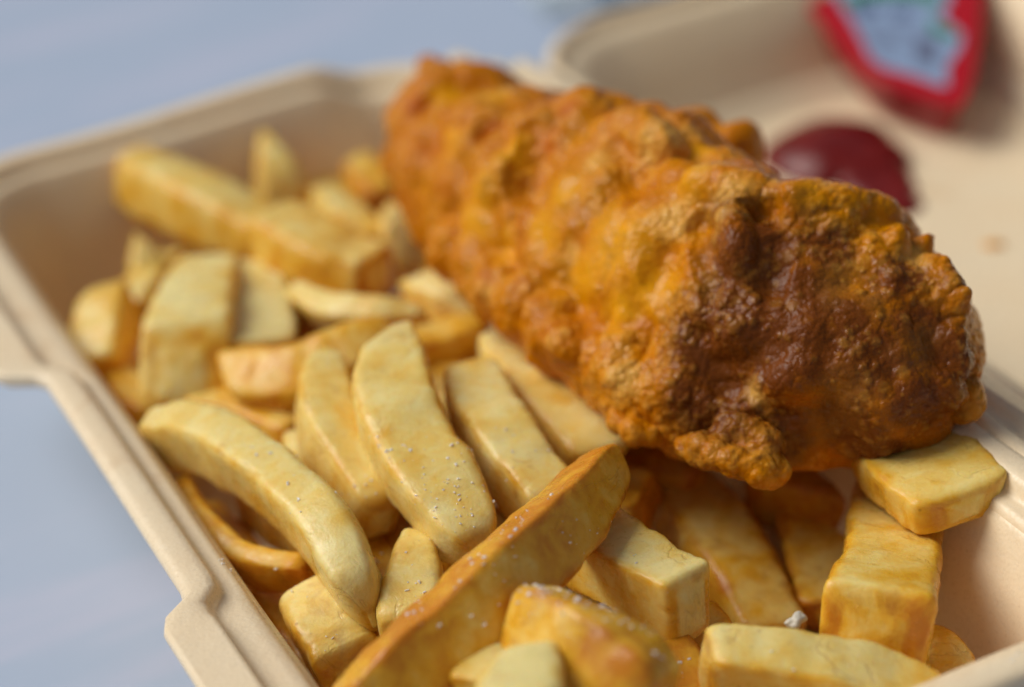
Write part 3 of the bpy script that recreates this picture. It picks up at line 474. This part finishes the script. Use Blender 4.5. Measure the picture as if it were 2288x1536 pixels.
    nv = len(co); org = S[NA // 2] - np.array((0, 0, h0 / 2))
    o = mesh_obj('chip', co * CM, f, CHIP, None, org * CM,
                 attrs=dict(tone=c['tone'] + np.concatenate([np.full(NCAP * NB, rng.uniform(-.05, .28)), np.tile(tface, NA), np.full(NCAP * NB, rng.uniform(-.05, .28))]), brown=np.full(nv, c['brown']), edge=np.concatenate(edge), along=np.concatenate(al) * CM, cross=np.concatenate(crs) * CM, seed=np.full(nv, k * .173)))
    tag(o, c['label'], 'chip', 'chips heaped in the takeaway box')
    return o
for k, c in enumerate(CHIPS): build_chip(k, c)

# ------------------------------------------------------------------ battered fish
FISH = {
    'FEAT': [
        (4.187, 1.37, 7.82, 4.473, -1.458, 7.959, 0.528, 0.2),
        (4.525, -1.374, 8.003, 4.35, -2.465, 7.845, 0.46, 0.26),
        (4.211, -3.187, 8.0, 4.88, -4.204, 7.849, 0.483, 0.22),
        (5.257, -4.78, 7.969, 6.594, -5.286, 7.489, 0.395, 0.25),
        (4.286, -4.253, 7.703, 3.875, -5.046, 7.472, 0.38, 0.32),
        (3.127, 1.09, 7.569, 2.492, 0.37, 6.899, 0.521, -0.26),
        (3.797, -3.906, 7.535, 3.236, -5.164, 7.03, 0.334, -0.2),
        (4.45, -5.429, 7.451, 4.005, -5.817, 7.07, 0.389, -0.16),
        (2.254, -1.768, 6.178, 1.804, -2.871, 5.71, 0.497, -0.1),
        (2.758, 3.38, 7.299, 2.142, 1.223, 6.853, 0.635, 0.16),
        (1.761, 2.648, 6.092, 1.622, 0.848, 5.606, 0.628, 0.12),
        (2.147, 0.357, 6.434, 1.9, -0.956, 5.929, 0.516, 0.12),
        (1.307, -0.123, 5.359, 1.331, -0.868, 5.5, 0.514, 0.15),
        (1.441, -2.646, 5.491, 1.403, -2.89, 5.482, 0.49, 0.14),
        (1.748, -4.097, 5.393, 2.202, -3.813, 5.651, 0.558, 0.2),
        (2.019, -5.192, 5.203, 2.136, -5.315, 5.316, 0.471, 0.14),
        (6.436, -7.73, 6.069, 6.445, -7.847, 5.765, 0.35, 0.3),
        (6.045, -8.013, 5.545, 6.131, -8.025, 5.248, 0.349, 0.24),
        (6.766, -6.634, 6.864, 6.654, -7.174, 6.617, 0.355, 0.3),
        (6.45, -5.891, 7.172, 6.385, -6.117, 7.16, 0.286, 0.36),
        (6.602, -7.373, 6.462, 6.669, -7.41, 6.368, 0.234, 0.28),
        (7.068, -5.821, 6.759, 6.934, -6.074, 6.87, 0.242, 0.26),
        (5.092, -6.647, 7.083, 4.868, -7.611, 6.215, 0.77, -0.12),
        (3.356, -6.443, 5.452, 3.917, -7.002, 5.896, 0.542, 0.14),
        (4.913, -7.918, 5.102, 5.556, -8.05, 5.473, 0.617, 0.14),
        (3.204, -5.887, 6.313, 3.702, -5.987, 6.722, 0.463, 0.1),
        (3.848, -0.852, 7.82, 3.516, -2.258, 7.656, 0.378, -0.16),
        (4.64, -4.575, 7.726, 5.102, -5.288, 7.705, 0.356, -0.14),
        (2.589, 5.355, 6.611, 1.975, 3.831, 6.56, 0.425, -0.15),
        (2.795, 2.473, 7.137, 2.559, 1.575, 7.264, 0.446, -0.14),
        (2.915, -3.565, 7.133, 2.783, -4.22, 6.748, 0.478, -0.1),
        (2.778, -5.395, 6.222, 2.968, -5.908, 5.501, 0.388, -0.12),
    ],
    'S': [
        (3.669, 7.466, 6.1, 0.61),
        (4.051, 7.784, 6.2, 0.476),
        (4.007, 8.279, 6.2, 0.36),
        (4.102, 6.583, 6.4, 0.534),
        (2.924, 6.934, 5.6, 0.664),
        (2.559, 6.282, 5.1, 0.697),
        (2.435, 5.519, 4.8, 0.719),
        (3.401, 5.997, 5.6, 1.447),
        (3.165, 4.503, 5.2, 1.745),
        (4.016, 5.594, 6.1, 1.005),
        (3.734, 3.308, 5.3, 2.226),
        (4.173, 3.315, 6.5, 1.01),
        (3.984, 1.401, 5.4, 2.353),
        (4.483, 1.511, 6.9, 0.977),
        (4.193, -0.61, 5.5, 2.358),
        (4.868, -0.966, 6.7, 1.408),
        (4.363, -2.681, 5.5, 2.355),
        (4.786, -3.371, 6.8, 1.343),
        (4.692, -4.329, 5.4, 2.34),
        (5.55, -4.555, 6.7, 1.322),
        (5.197, -5.456, 5.3, 2.094),
        (6.214, -4.976, 6.3, 1.286),
        (5.692, -5.989, 5.2, 2.083),
        (6.371, -6.115, 5.3, 1.554),
        (7.047, -5.711, 5.8, 0.883),
        (7.259, -4.309, 6.4, 0.615),
        (6.484, -4.025, 6.9, 0.489),
        (5.711, -6.939, 4.95, 1.19),
        (1.842, 2.278, 4.9, 0.767),
        (1.799, 1.17, 4.9, 0.796),
        (1.909, 0.21, 4.9, 0.827),
        (1.937, -0.871, 4.9, 0.853),
        (1.962, -1.907, 4.85, 0.879),
        (2.026, -2.838, 4.85, 0.889),
        (2.162, -3.599, 4.8, 0.878),
        (2.258, -4.404, 4.75, 0.865),
        (4.773, 2.183, 7.2, 0.449),
        (4.922, 1.145, 7.3, 0.485),
        (5.061, 0.144, 7.35, 0.537),
        (5.116, -1.126, 7.4, 0.55),
        (5.263, -2.178, 7.4, 0.564),
        (5.505, -3.025, 7.3, 0.541),
        (5.885, -3.628, 7.2, 0.472),
        (6.58, 0.904, 6.6, 0.627),
        (6.826, -0.047, 6.5, 0.619),
        (7.308, -3.96, 6.7, 0.453),
        (7.545, -4.325, 6.5, 0.41),
        (5.09, -3.205, 7.0, 0.653),
        (5.259, -7.151, 4.7, 0.841),
        (4.448, -6.134, 4.7, 1.184),
        (3.653, -5.915, 4.6, 1.025),
        (2.977, -4.91, 4.7, 1.118),
    ],
    'LUMP': [
        (2.003, -6.109, 4.66, 0.263),
        (2.121, -6.373, 4.76, 0.323),
        (2.255, -6.684, 4.76, 0.321),
        (2.718, -6.44, 4.91, 0.354),
        (2.972, -6.69, 4.81, 0.415),
        (3.014, -6.965, 4.76, 0.383),
        (2.412, -7.035, 4.71, 0.32),
        (2.676, -7.319, 4.61, 0.319),
        (2.996, -7.341, 4.46, 0.29),
    ],
    'LUMP2': [
        (1.539, -4.6, 4.6, 0.238),
        (1.611, -5.037, 4.6, 0.221),
        (1.815, -5.223, 4.5, 0.189),
    ],
    'LUMP3': [
        (6.548, -7.845, 5.0, 0.325),
        (6.563, -8.016, 4.9, 0.263),
        (6.417, -7.897, 4.8, 0.279),
    ],
    'PATCH': [
        ('y', 2.614, -2.788, 7.073, 1.21),
        ('y', 2.167, -2.29, 6.255, 0.901),
        ('y', 1.955, 1.299, 6.588, 0.698),
        ('y', 2.079, -0.73, 6.538, 0.757),
        ('y', 2.269, -3.59, 6.079, 0.801),
        ('y', 4.211, -3.187, 8.0, 0.644),
        ('y', 2.69, 1.233, 7.358, 0.696),
        ('y', 3.091, 5.262, 6.808, 0.567),
        ('y', 5.322, -4.963, 7.937, 0.473),
        ('y', 2.689, -3.893, 6.629, 0.795),
        ('y', 2.234, 3.425, 6.94, 0.725),
        ('y', 3.45, 3.717, 7.47, 0.733),
        ('y', 1.702, 1.326, 5.968, 0.789),
        ('y', 2.693, -0.787, 7.311, 0.586),
        ('y', 1.992, 0.188, 5.776, 0.776),
        ('y', 5.036, -1.794, 7.826, 0.502),
        ('y', 6.237, -4.986, 7.744, 0.48),
        ('b', 4.181, -5.282, 7.475, 1.323),
        ('b', 3.749, -6.189, 6.624, 1.384),
        ('b', 2.947, -5.704, 6.134, 1.316),
        ('b', 3.508, -5.458, 7.073, 1.005),
        ('b', 4.35, -6.125, 7.094, 0.925),
        ('b', 3.058, -6.333, 5.322, 0.93),
        ('b', 5.211, -5.803, 7.365, 0.625),
        ('b', 6.227, -7.889, 5.865, 0.854),
        ('b', 5.712, -8.089, 5.256, 0.93),
        ('b', 4.725, -7.783, 4.551, 0.933),
        ('b', 4.024, -6.859, 6.321, 1.147),
        ('b', 6.91, -7.084, 6.488, 0.709),
        ('b', 2.496, -5.766, 5.234, 0.857),
        ('b', 3.601, -6.658, 5.926, 0.999),
        ('b', 4.286, -4.253, 7.703, 0.555),
        ('b', 4.868, -7.611, 6.215, 1.069),
        ('b', 5.901, -7.573, 6.536, 0.848),
        ('b', 4.394, -7.61, 5.042, 1.003),
        ('b', 5.946, -6.869, 7.071, 0.698),
        ('b', 5.377, -8.042, 5.356, 0.926),
        ('b', 3.577, -6.914, 4.885, 0.853),
        ('b', 4.843, -7.004, 6.809, 0.689),
        ('b', 2.72, -6.255, 4.855, 1.011),
        ('b', 3.393, -6.904, 4.673, 0.776),
        ('o', 3.079, 0.825, 7.494, 0.692),
        ('o', 2.62, 0.403, 7.037, 0.429),
        ('o', 2.795, 2.473, 7.137, 0.536),
        ('o', 2.496, 5.592, 6.654, 0.474),
        ('o', 1.995, 4.125, 6.438, 0.553),
        ('o', 3.994, 1.208, 7.745, 0.438),
        ('o', 4.077, -4.732, 7.622, 0.47),
        ('t', 5.07, -6.413, 7.158, 0.773),
        ('t', 5.358, -6.922, 7.032, 0.692),
        ('t', 5.774, -7.748, 6.313, 0.692),
        ('t', 4.426, -7.581, 5.648, 0.995),
        ('t', 4.014, -7.22, 4.885, 0.698),
        ('p', 4.547, -4.003, 7.961, 0.637),
        ('p', 4.426, -1.533, 7.91, 0.751),
        ('p', 2.333, -1.672, 6.487, 0.331),
        ('p', 3.513, -3.381, 7.582, 0.56),
        ('p', 4.08, -4.582, 7.644, 0.55),
        ('p', 5.217, -4.266, 7.946, 0.479),
        ('p', 5.743, -5.029, 7.919, 0.396),
        ('p', 7.185, -4.146, 7.094, 0.496),
        ('p', 1.256, -0.192, 5.211, 0.514),
        ('p', 1.365, -2.781, 5.442, 0.407),
        ('p', 1.674, -4.551, 5.371, 0.474),
        ('p', 3.419, -0.746, 7.723, 0.504),
        ('p', 4.534, -3.281, 8.116, 0.564),
        ('p', 3.356, -6.443, 5.452, 0.465),
        ('p', 6.62, -6.314, 7.036, 0.474),
        ('p', 5.095, -1.392, 8.023, 0.505),
    ],
}
def blob_mesh(spheres, voxel, squash=1.0):
    bm = bmesh.new()
    for x, y, z, r in spheres:
        bmesh.ops.create_icosphere(bm, subdivisions=4, radius=r, matrix=Matrix.Translation((x, y, z)))
    me = bpy.data.meshes.new('tmp'); bm.to_mesh(me); bm.free()
    o = bpy.data.objects.new('tmp', me); col.objects.link(o)
    md = o.modifiers.new('r', 'REMESH'); md.mode = 'VOXEL'; md.voxel_size = voxel
    md2 = o.modifiers.new('s', 'SMOOTH'); md2.factor = .5; md2.iterations = int(30 * (.048 / voxel) ** 2) if voxel < .05 else 30
    dg = bpy.context.evaluated_depsgraph_get(); ev = o.evaluated_get(dg); m2 = ev.to_mesh()
    n = len(m2.vertices); co = np.empty(n * 3); m2.vertices.foreach_get('co', co); co = co.reshape(-1, 3)
    f = [tuple(p.vertices) for p in m2.polygons]
    ev.to_mesh_clear(); bpy.data.objects.remove(o); bpy.data.meshes.remove(me)
    return co, f

def normals(co, f):
    me = bpy.data.meshes.new('tmp'); me.from_pydata(co.tolist(), [], f); me.update()
    nr = np.empty(len(co) * 3, np.float32); me.vertices.foreach_get('normal', nr)
    bpy.data.meshes.remove(me); return nr.reshape(-1, 3).astype(float)

def patch_field(co, kind):
    v = np.zeros(len(co))
    for k, x, y, z, r in FISH['PATCH']:
        if k == kind:
            d = np.linalg.norm(co - np.array((x, y, z)), axis=1); v = np.maximum(v, np.clip(1.15 - d / r, 0, 1))
    return v

def batter(name, spheres, voxel, parent, origin, seed, lump=1.0, nbub=3000):
    rng = np.random.default_rng(seed)
    co, f = blob_mesh(spheres, voxel)
    nr = normals(co, f)
    # lumps and folds of the crust
    a = fnoise(co, .45, 1, seed) * .22 * lump + fnoise(co, 1.2, 2, seed + 3) * .10 * lump
    kd = kdtree.KDTree(len(co))
    for i, q in enumerate(co): kd.insert(q, i)
    kd.balance()
    bl = np.zeros(len(co))
    for i in rng.choice(len(co), size=int(150 * lump), replace=False):       # broad blisters
        r = rng.uniform(.25, .75); hh = r * rng.uniform(.04, .17)
        for q, j, d in kd.find_range(Vector(co[i]), r): bl[j] = max(bl[j], hh * (1 - (d / r) ** 2))
    a += bl - .05
    warp = 1 + .35 * fnoise(co, 1.6, 2, seed + 60)
    for f_ in FISH['FEAT'] if lump == 1.0 else ():                            # folds, ridges and hollows of the crust
        p0, p1 = np.array(f_[:3]), np.array(f_[3:6]); d = p1 - p0; r, hh = f_[6], f_[7]
        tt = np.clip(((co - p0) @ d) / max(d @ d, 1e-9), 0, 1)
        dist = np.linalg.norm(co - p0 - tt[:, None] * d, axis=1) * warp / r
        a += hh * np.clip(1 - dist ** 2, 0, 1) ** 1.3
    co = co + nr * a[:, None]; nr = normals(co, f)
    yel, pal = patch_field(co, 'y'), patch_field(co, 'p')
    # bubbles
    dens = np.clip(.30 + 1.6 * fnoise(co, .75, 2, seed + 21) - .8 * yel + .8 * pal + .25 * patch_field(co, 'b') - .6 * patch_field(co, 't'), .03, 1.5)
    pick = rng.choice(len(co), size=nbub, p=dens / dens.sum())
    kd = kdtree.KDTree(len(co))
    for i, q in enumerate(co): kd.insert(q, i)
    kd.balance()
    bub = np.zeros(len(co)); hgt = np.zeros(len(co))
    for i in pick:
        r = float(np.clip(rng.lognormal(-2.85, .55), .028, .22))
        hh = r * rng.uniform(.25, .80) * (1 if r < .12 else .7); c0 = co[i] - nr[i] * r * .15
        for q, j, d in kd.find_range(Vector(c0), r):
            t = 1 - (d / r) ** 2
            v = hh * math.sqrt(max(t, 0))
            if v > hgt[j]: hgt[j] = v; bub[j] = t
    # soften the bubble field a little through neighbours
    E = np.array([(q[i], q[(i + 1) % len(q)]) for q in f for i in range(len(q))])
    deg = np.bincount(E.ravel(), minlength=len(co))
    def relax(v, it=1):
        for _ in range(it):
            s = np.bincount(E[:, 0], v[E[:, 1]], len(co)) + np.bincount(E[:, 1], v[E[:, 0]], len(co))
            v = .5 * v + .5 * s / np.maximum(deg, 1)
        return v
    hgt = relax(hgt, 2)
    fine = fnoise(co, 3.0, 2, seed + 40) * .016 - np.abs(fnoise(co, 9, 2, seed + 44)) * .008
    dn = relax(np.clip(dens, 0, 1), 8)
    fine += np.clip(dn - .25, 0, 1) * (.022 * (1 - 2 * np.abs(fnoise(co * (1, 1.5, 1), 3.2, 3, seed + 77))) + .012 * fnoise(co, 11, 2, seed + 81))
    co2 = co + nr * (hgt * .62 + fine * (1 - .5 * yel))[:, None]
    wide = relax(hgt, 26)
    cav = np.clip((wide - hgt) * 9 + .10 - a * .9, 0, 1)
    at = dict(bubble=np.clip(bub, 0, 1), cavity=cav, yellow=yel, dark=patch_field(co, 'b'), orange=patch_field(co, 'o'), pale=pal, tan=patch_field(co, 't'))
    return mesh_obj(name, co2 * CM, f, BATTER, parent, origin, attrs=at)

fo = np.array(FISH['S']); cen = fo[:, :3].mean(0); cen[2] = 3.0
fish = batter('battered_fish', FISH['S'], .030, None, cen * CM, 3, 1.0, 9000)
tag(fish, 'crisp golden-brown battered fish fillet lying across the chips and the box hinge', 'battered fish')
for q, s in (('LUMP', 11), ('LUMP2', 12), ('LUMP3', 13)):
    L_ = np.array(FISH[q]); batter('batter_lump', FISH[q], .04, fish, L_[:, :3].mean(0) * CM, s, .35, 500 if q == 'LUMP' else 200)

# ------------------------------------------------------------------ ketchup on the lid
def mat_ketchup():
    m = NT('ketchup')
    c = m.mix(m.ramp(m.noise(160, 3), [(.35, 0), (.65, 1)]), (.12, .006, .006), (.18, .010, .008))
    return m.out(c, .26, m.bump(m.noise(160, 2), .12, .0008), sss=.1, rad=(1, .15, .1), sscale=.0015, spec=.3)
co, f = blob_mesh([(14.9, 8.8, .3, 1.7), (15.25, 9.1, .3, 1.5), (14.5, 9.1, .3, 1.3), (15.2, 8.0, .45, 1.3), (15.2, 7.0, .3, .8), (15.05, 6.4, .28, .7), (14.85, 6.9, .3, .85), (14.75, 6.2, .28, .7), (14.72, 5.55, .25, .6)], .06)
co[:, 2] = .43 + (co[:, 2] - .43) * .46
co = co + normals(co, f) * (.06 * fnoise(co, .9, 1, 2))[:, None]
co[:, 2] = np.maximum(co[:, 2], .40)
tag(mesh_obj('ketchup', co * CM, f, mat_ketchup(), None, (.149, .08, .0043)), 'glossy dark red ketchup dollop on the lid floor behind the fish', 'ketchup')
co, f = blob_mesh([(15.25, 2.6, .46, .16), (15.4, 2.5, .46, .12), (15.1, 2.75, .44, .1)], .02)
tag(mesh_obj('batter_crumb', co * CM, f, BATTER, None, (.1525, .026, .0045), attrs={k: np.zeros(len(co)) for k in ('bubble', 'cavity', 'yellow', 'dark', 'orange', 'tan')} | {'pale': np.ones(len(co))}), 'tiny orange batter crumb alone on the pale floor of the lid', 'crumb')

# ------------------------------------------------------------------ ketchup sachet
RED = mat_plain('red_plastic', (.44, .006, .016), .32, sss=.3, rad=(1, .1, .1), sscale=.002, spec=.28)
DRED = mat_plain('deep_red_plastic', (.30, .005, .010), .3, sss=.2, rad=(1, .1, .1), sscale=.002, spec=.35)
FILM = mat_plain('white_film', (.26, .36, .55), .4, spec=.5)
GREEN = mat_plain('green_print', (.02, .22, .09), .4)
INK = mat_plain('dark_print', (.03, .05, .14), .45)
GREY = mat_plain('grey_print', (.13, .16, .26), .45)
PK = {
    'A': [16.778, 9.656, 1.95],
    'XA': [0.3717, -0.925, -0.0791],
    'YA': [0.9204, 0.3561, 0.1613],
    'NN': [-0.121, -0.1327, 0.9837],
    'flange': [[0.08, -0.37], [1.47, -0.41], [2.81, -0.41], [2.66, 0.34], [1.92, 1.96], [0.71, 4.15], [-1.04, 7.02], [-2.89, 8.23], [-7.74, 7.23], [-7.73, 4.98], [-5.77, 3.56], [-3.55, 1.9], [-1.56, 0.67]],
    'body': [[0.16, -0.14], [1.33, -0.18], [2.52, -0.23], [2.38, 0.4], [1.72, 1.85], [0.51, 4.04], [-1.14, 6.71], [-2.92, 7.81], [-7.13, 6.82], [-7.24, 4.96], [-5.49, 3.7], [-3.32, 2.02], [-1.43, 0.85]],
    'film': [[-0.09, 0.18], [1.03, 0.29], [2.2, 0.19], [1.61, 0.88], [1.5, 1.39], [1.41, 1.96], [1.15, 2.47], [0.71, 2.66], [0.29, 2.84], [0.09, 3.22], [0.04, 3.67], [-1.39, 6.07], [-2.82, 7.18], [-6.66, 6.35], [-6.49, 4.79], [-4.72, 3.58], [-2.68, 2.36], [-1.36, 1.32]],
    'green': [[[-2.69, 2.55], [-2.36, 2.23], [-2.06, 2.15], [-2.2, 2.57], [-1.45, 3.06], [-0.62, 3.4], [-0.3, 3.18], [-0.14, 3.36], [-0.34, 3.84], [-1.69, 3.63]], [[0.13, 2.45], [0.4, 2.16], [0.75, 2.16], [1.0, 2.11], [1.14, 2.28], [0.92, 2.49], [0.51, 2.46], [0.21, 2.73], [0.02, 2.72]]],
    'ink': [[[-2.02, 2.05], [-1.83, 2.1], [-2.05, 2.47], [-2.24, 2.42]], [[-1.73, 2.1], [-1.51, 2.15], [-1.77, 2.59], [-2.0, 2.55]], [[-1.48, 2.24], [-1.3, 2.28], [-1.47, 2.58], [-1.65, 2.54]], [[-1.08, 2.45], [-0.98, 2.46], [-1.18, 2.79], [-1.29, 2.78]], [[-0.87, 2.51], [-0.71, 2.55], [-0.86, 2.81], [-1.03, 2.77]], [[-0.63, 2.52], [-0.48, 2.55], [-0.66, 2.84], [-0.8, 2.81]], [[-1.75, 1.89], [-1.38, 1.99], [-1.47, 2.11], [-1.83, 2.02]], [[-0.83, 2.27], [-0.43, 2.34], [-0.52, 2.48], [-0.92, 2.41]]],
    'lines': [[[-1.53, 1.51], [0.09, 1.95], [0.05, 2.02], [-1.58, 1.58]], [[-1.23, 1.34], [0.25, 1.75], [0.2, 1.82], [-1.28, 1.41]], [[-0.93, 1.09], [-0.05, 1.33], [-0.13, 1.45], [-1.01, 1.21]], [[-0.69, 0.87], [0.19, 1.07], [0.14, 1.14], [-0.74, 0.94]], [[-0.43, 0.64], [0.24, 0.77], [0.2, 0.84], [-0.47, 0.71]]],
    'panel': [[0.73, 0.79], [1.36, 0.86], [0.73, 1.94], [0.09, 1.88]],
}
A, XA, YA, NN = (np.array(PK[k]) for k in ('A', 'XA', 'YA', 'NN'))
def slab(name, poly, z0, z1, mat, parent, taper=0.0, rnd=0):
    P = np.array(poly, float)
    for _ in range(rnd):                      # Chaikin corner rounding
        Q = np.roll(P, -1, 0); P = np.stack([.75 * P + .25 * Q, .25 * P + .75 * Q], 1).reshape(-1, 2)
    c = P.mean(0); n = len(P)
    tiers = [(z0, 1 - taper), (z0 + .25 * (z1 - z0), 1 - taper * .45), (z1 - .12 * (z1 - z0), 1.0), (z1, .992)]
    co = []
    for z, s in tiers: co += [A + XA * q[0] + YA * q[1] + NN * z for q in (c + (P - c) * s)]
    f = [tuple(reversed(range(n))), tuple(range((len(tiers) - 1) * n, len(tiers) * n))]
    for t in range(len(tiers) - 1):
        for i in range(n): f.append((t * n + i, t * n + (i + 1) % n, (t + 1) * n + (i + 1) % n, (t + 1) * n + i))
    o = mesh_obj(name, np.array(co) * CM, f, mat, parent, A * CM, smooth=False)
    return o
pk = empty('ketchup_sachet', A * CM)
tag(pk, 'red plastic ketchup sachet with white printed film leaning in the back of the lid', 'ketchup sachet')
slab('pot', PK['body'], -1.45, -.06, DRED, pk, .10, 2)
slab('flange', PK['flange'], -.06, .04, RED, pk, 0, 2)
film = slab('film', PK['film'], .044, .056, FILM, pk, 0, 1)
for q in PK['green']: slab('green_border', q, .060, .064, GREEN, film, 0, 1)
for q in PK['ink']: slab('print_mark', q, .060, .063, INK, film)
for q in PK['lines']: slab('print_line', q, .060, .063, GREY, film)
slab('print_panel', PK['panel'], .060, .063, GREY, film)

# ------------------------------------------------------------------ printed paper behind the box
def mat_paper():
    m = NT('printed_paper')
    a = m.ramp(m.noise(75, 4, .7, None, 1.5), [(.46, 0), (.58, 1)])
    return m.out(m.mix(a, (.42, .50, .58), (.10, .17, .25)), .7)
nx_, ny_ = 30, 30; co = []; f = []
for j in range(ny_):
    for i in range(nx_):
        u_, v_ = i / (nx_ - 1), j / (ny_ - 1)
        co.append((13.7 + 11 * u_ + 1.2 * v_, 22.3 - 4 * u_ + 13 * v_, .12 + .25 * math.sin(u_ * 5 + v_ * 3) ** 2 + .9 * u_ * v_))
b = len(co); co += [(x, y, z - .05) for x, y, z in co]
for j in range(ny_ - 1):
    for i in range(nx_ - 1):
        q = (j * nx_ + i, j * nx_ + i + 1, (j + 1) * nx_ + i + 1, (j + 1) * nx_ + i); f.append(q); f.append(tuple(b + k for k in reversed(q)))
rim = list(range(nx_)) + [j * nx_ + nx_ - 1 for j in range(1, ny_)] + [(ny_ - 1) * nx_ + i for i in range(nx_ - 2, -1, -1)] + [j * nx_ for j in range(ny_ - 2, 0, -1)]
for a, c in zip(rim, rim[1:] + rim[:1]): f.append((a, a + b, c + b, c))
tag(mesh_obj('printed_napkin', np.array(co) * CM, f, mat_paper(), None, (.137, .223, .0)), 'blurred blue-grey printed paper napkin on the table behind the lid', 'napkin')

# ------------------------------------------------------------------ salt
SALT = mat_plain('salt', (.97, .96, .94), .2, sss=.8, rad=(1, 1, .95), sscale=.0005, spec=.5)
def cast(o, d):
    dg = bpy.context.evaluated_depsgraph_get()
    return sc.ray_cast(dg, Vector(o), Vector(d))
bpy.context.view_layer.update()
bm = bmesh.new(); rs = random.Random(5)
SALT_SPOTS = [(-2.3, -5.79, 0.9, 60), (-2.17, -6.32, 0.55, 40), (-2.15, -4.66, 0.9, 40), (-2.83, -3.72, 0.6, 30), (-2.28, -9.59, 0.35, 40), (-2.51, -9.43, 0.45, 24), (-1.63, -10.89, 0.7, 34), (-0.67, -9.33, 0.7, 44), (-0.74, -7.83, 0.7, 20), (-3.49, -8.64, 0.9, 34), (-3.25, -6.41, 0.35, 14), (-1.93, -7.99, 0.7, 20), (-4.11, -4.08, 1.4, 40), (0.08, -11.55, 0.8, 20), (1.98, -12.22, 0.7, 14), (-0.65, -4.47, 0.8, 24), (-4.44, -2.18, 0.9, 16), (-3.68, -11.37, 0.8, 24), (-4.86, -6.41, 0.7, 16), (-5.41, -3.97, 0.5, 26), (-2.14, -10.44, 0.5, 26), (3.27, -13.45, 0.12, 5)]
for (x, y, rad, cnt) in SALT_SPOTS:
    for _ in range(cnt):
        a, r = rs.uniform(0, 6.283), rad * math.sqrt(rs.random())
        hit, loc, nrm, idx, ob, _m = cast(((x + r * math.cos(a)) * CM, (y + r * math.sin(a)) * CM, .12), (0, 0, -1))
        if not hit or ob.name.split('.')[0] not in ('chip', 'base'): continue
        s = rs.choice((.005, .006, .008, .010, .012, .016, .022)) * CM * 1.4
        mt = Matrix.Translation(loc + nrm * s * .1) @ Matrix.Rotation(rs.uniform(0, 6), 4, (rs.random(), rs.random(), 1))
        g = bmesh.ops.create_cube(bm, size=s * 1.7, matrix=mt @ Matrix.Diagonal((rs.uniform(.6, 1.4), rs.uniform(.6, 1.2), rs.uniform(.3, .6), 1)))
        for v in g['verts']: v.co += Vector((rs.uniform(-1, 1), rs.uniform(-1, 1), rs.uniform(-1, 1))) * s * .35
me = bpy.data.meshes.new('salt'); bm.to_mesh(me); bm.free(); me.materials.append(SALT)
so_ = bpy.data.objects.new('salt', me); col.objects.link(so_)
tag(so_, 'fine white salt grains sprinkled over the chips', 'salt', kind='stuff')
L_ = np.array([1.569, -10.212, 3.75])
co, f = blob_mesh([(L_[0], L_[1], L_[2], .13), (L_[0] + .13, L_[1] + .05, L_[2] + .02, .12), (L_[0] - .14, L_[1] + .07, L_[2] - .02, .10)], .03)
co = co + normals(co, f) * (.07 * fnoise(co, 5, 3, 1))[:, None]
tag(mesh_obj('potato_flake', co * CM, f, mat_plain('pale_flake', (.62, .58, .48), .5), None, L_ * CM), 'white flake lying behind the thick block chip at the front right', 'potato flake')
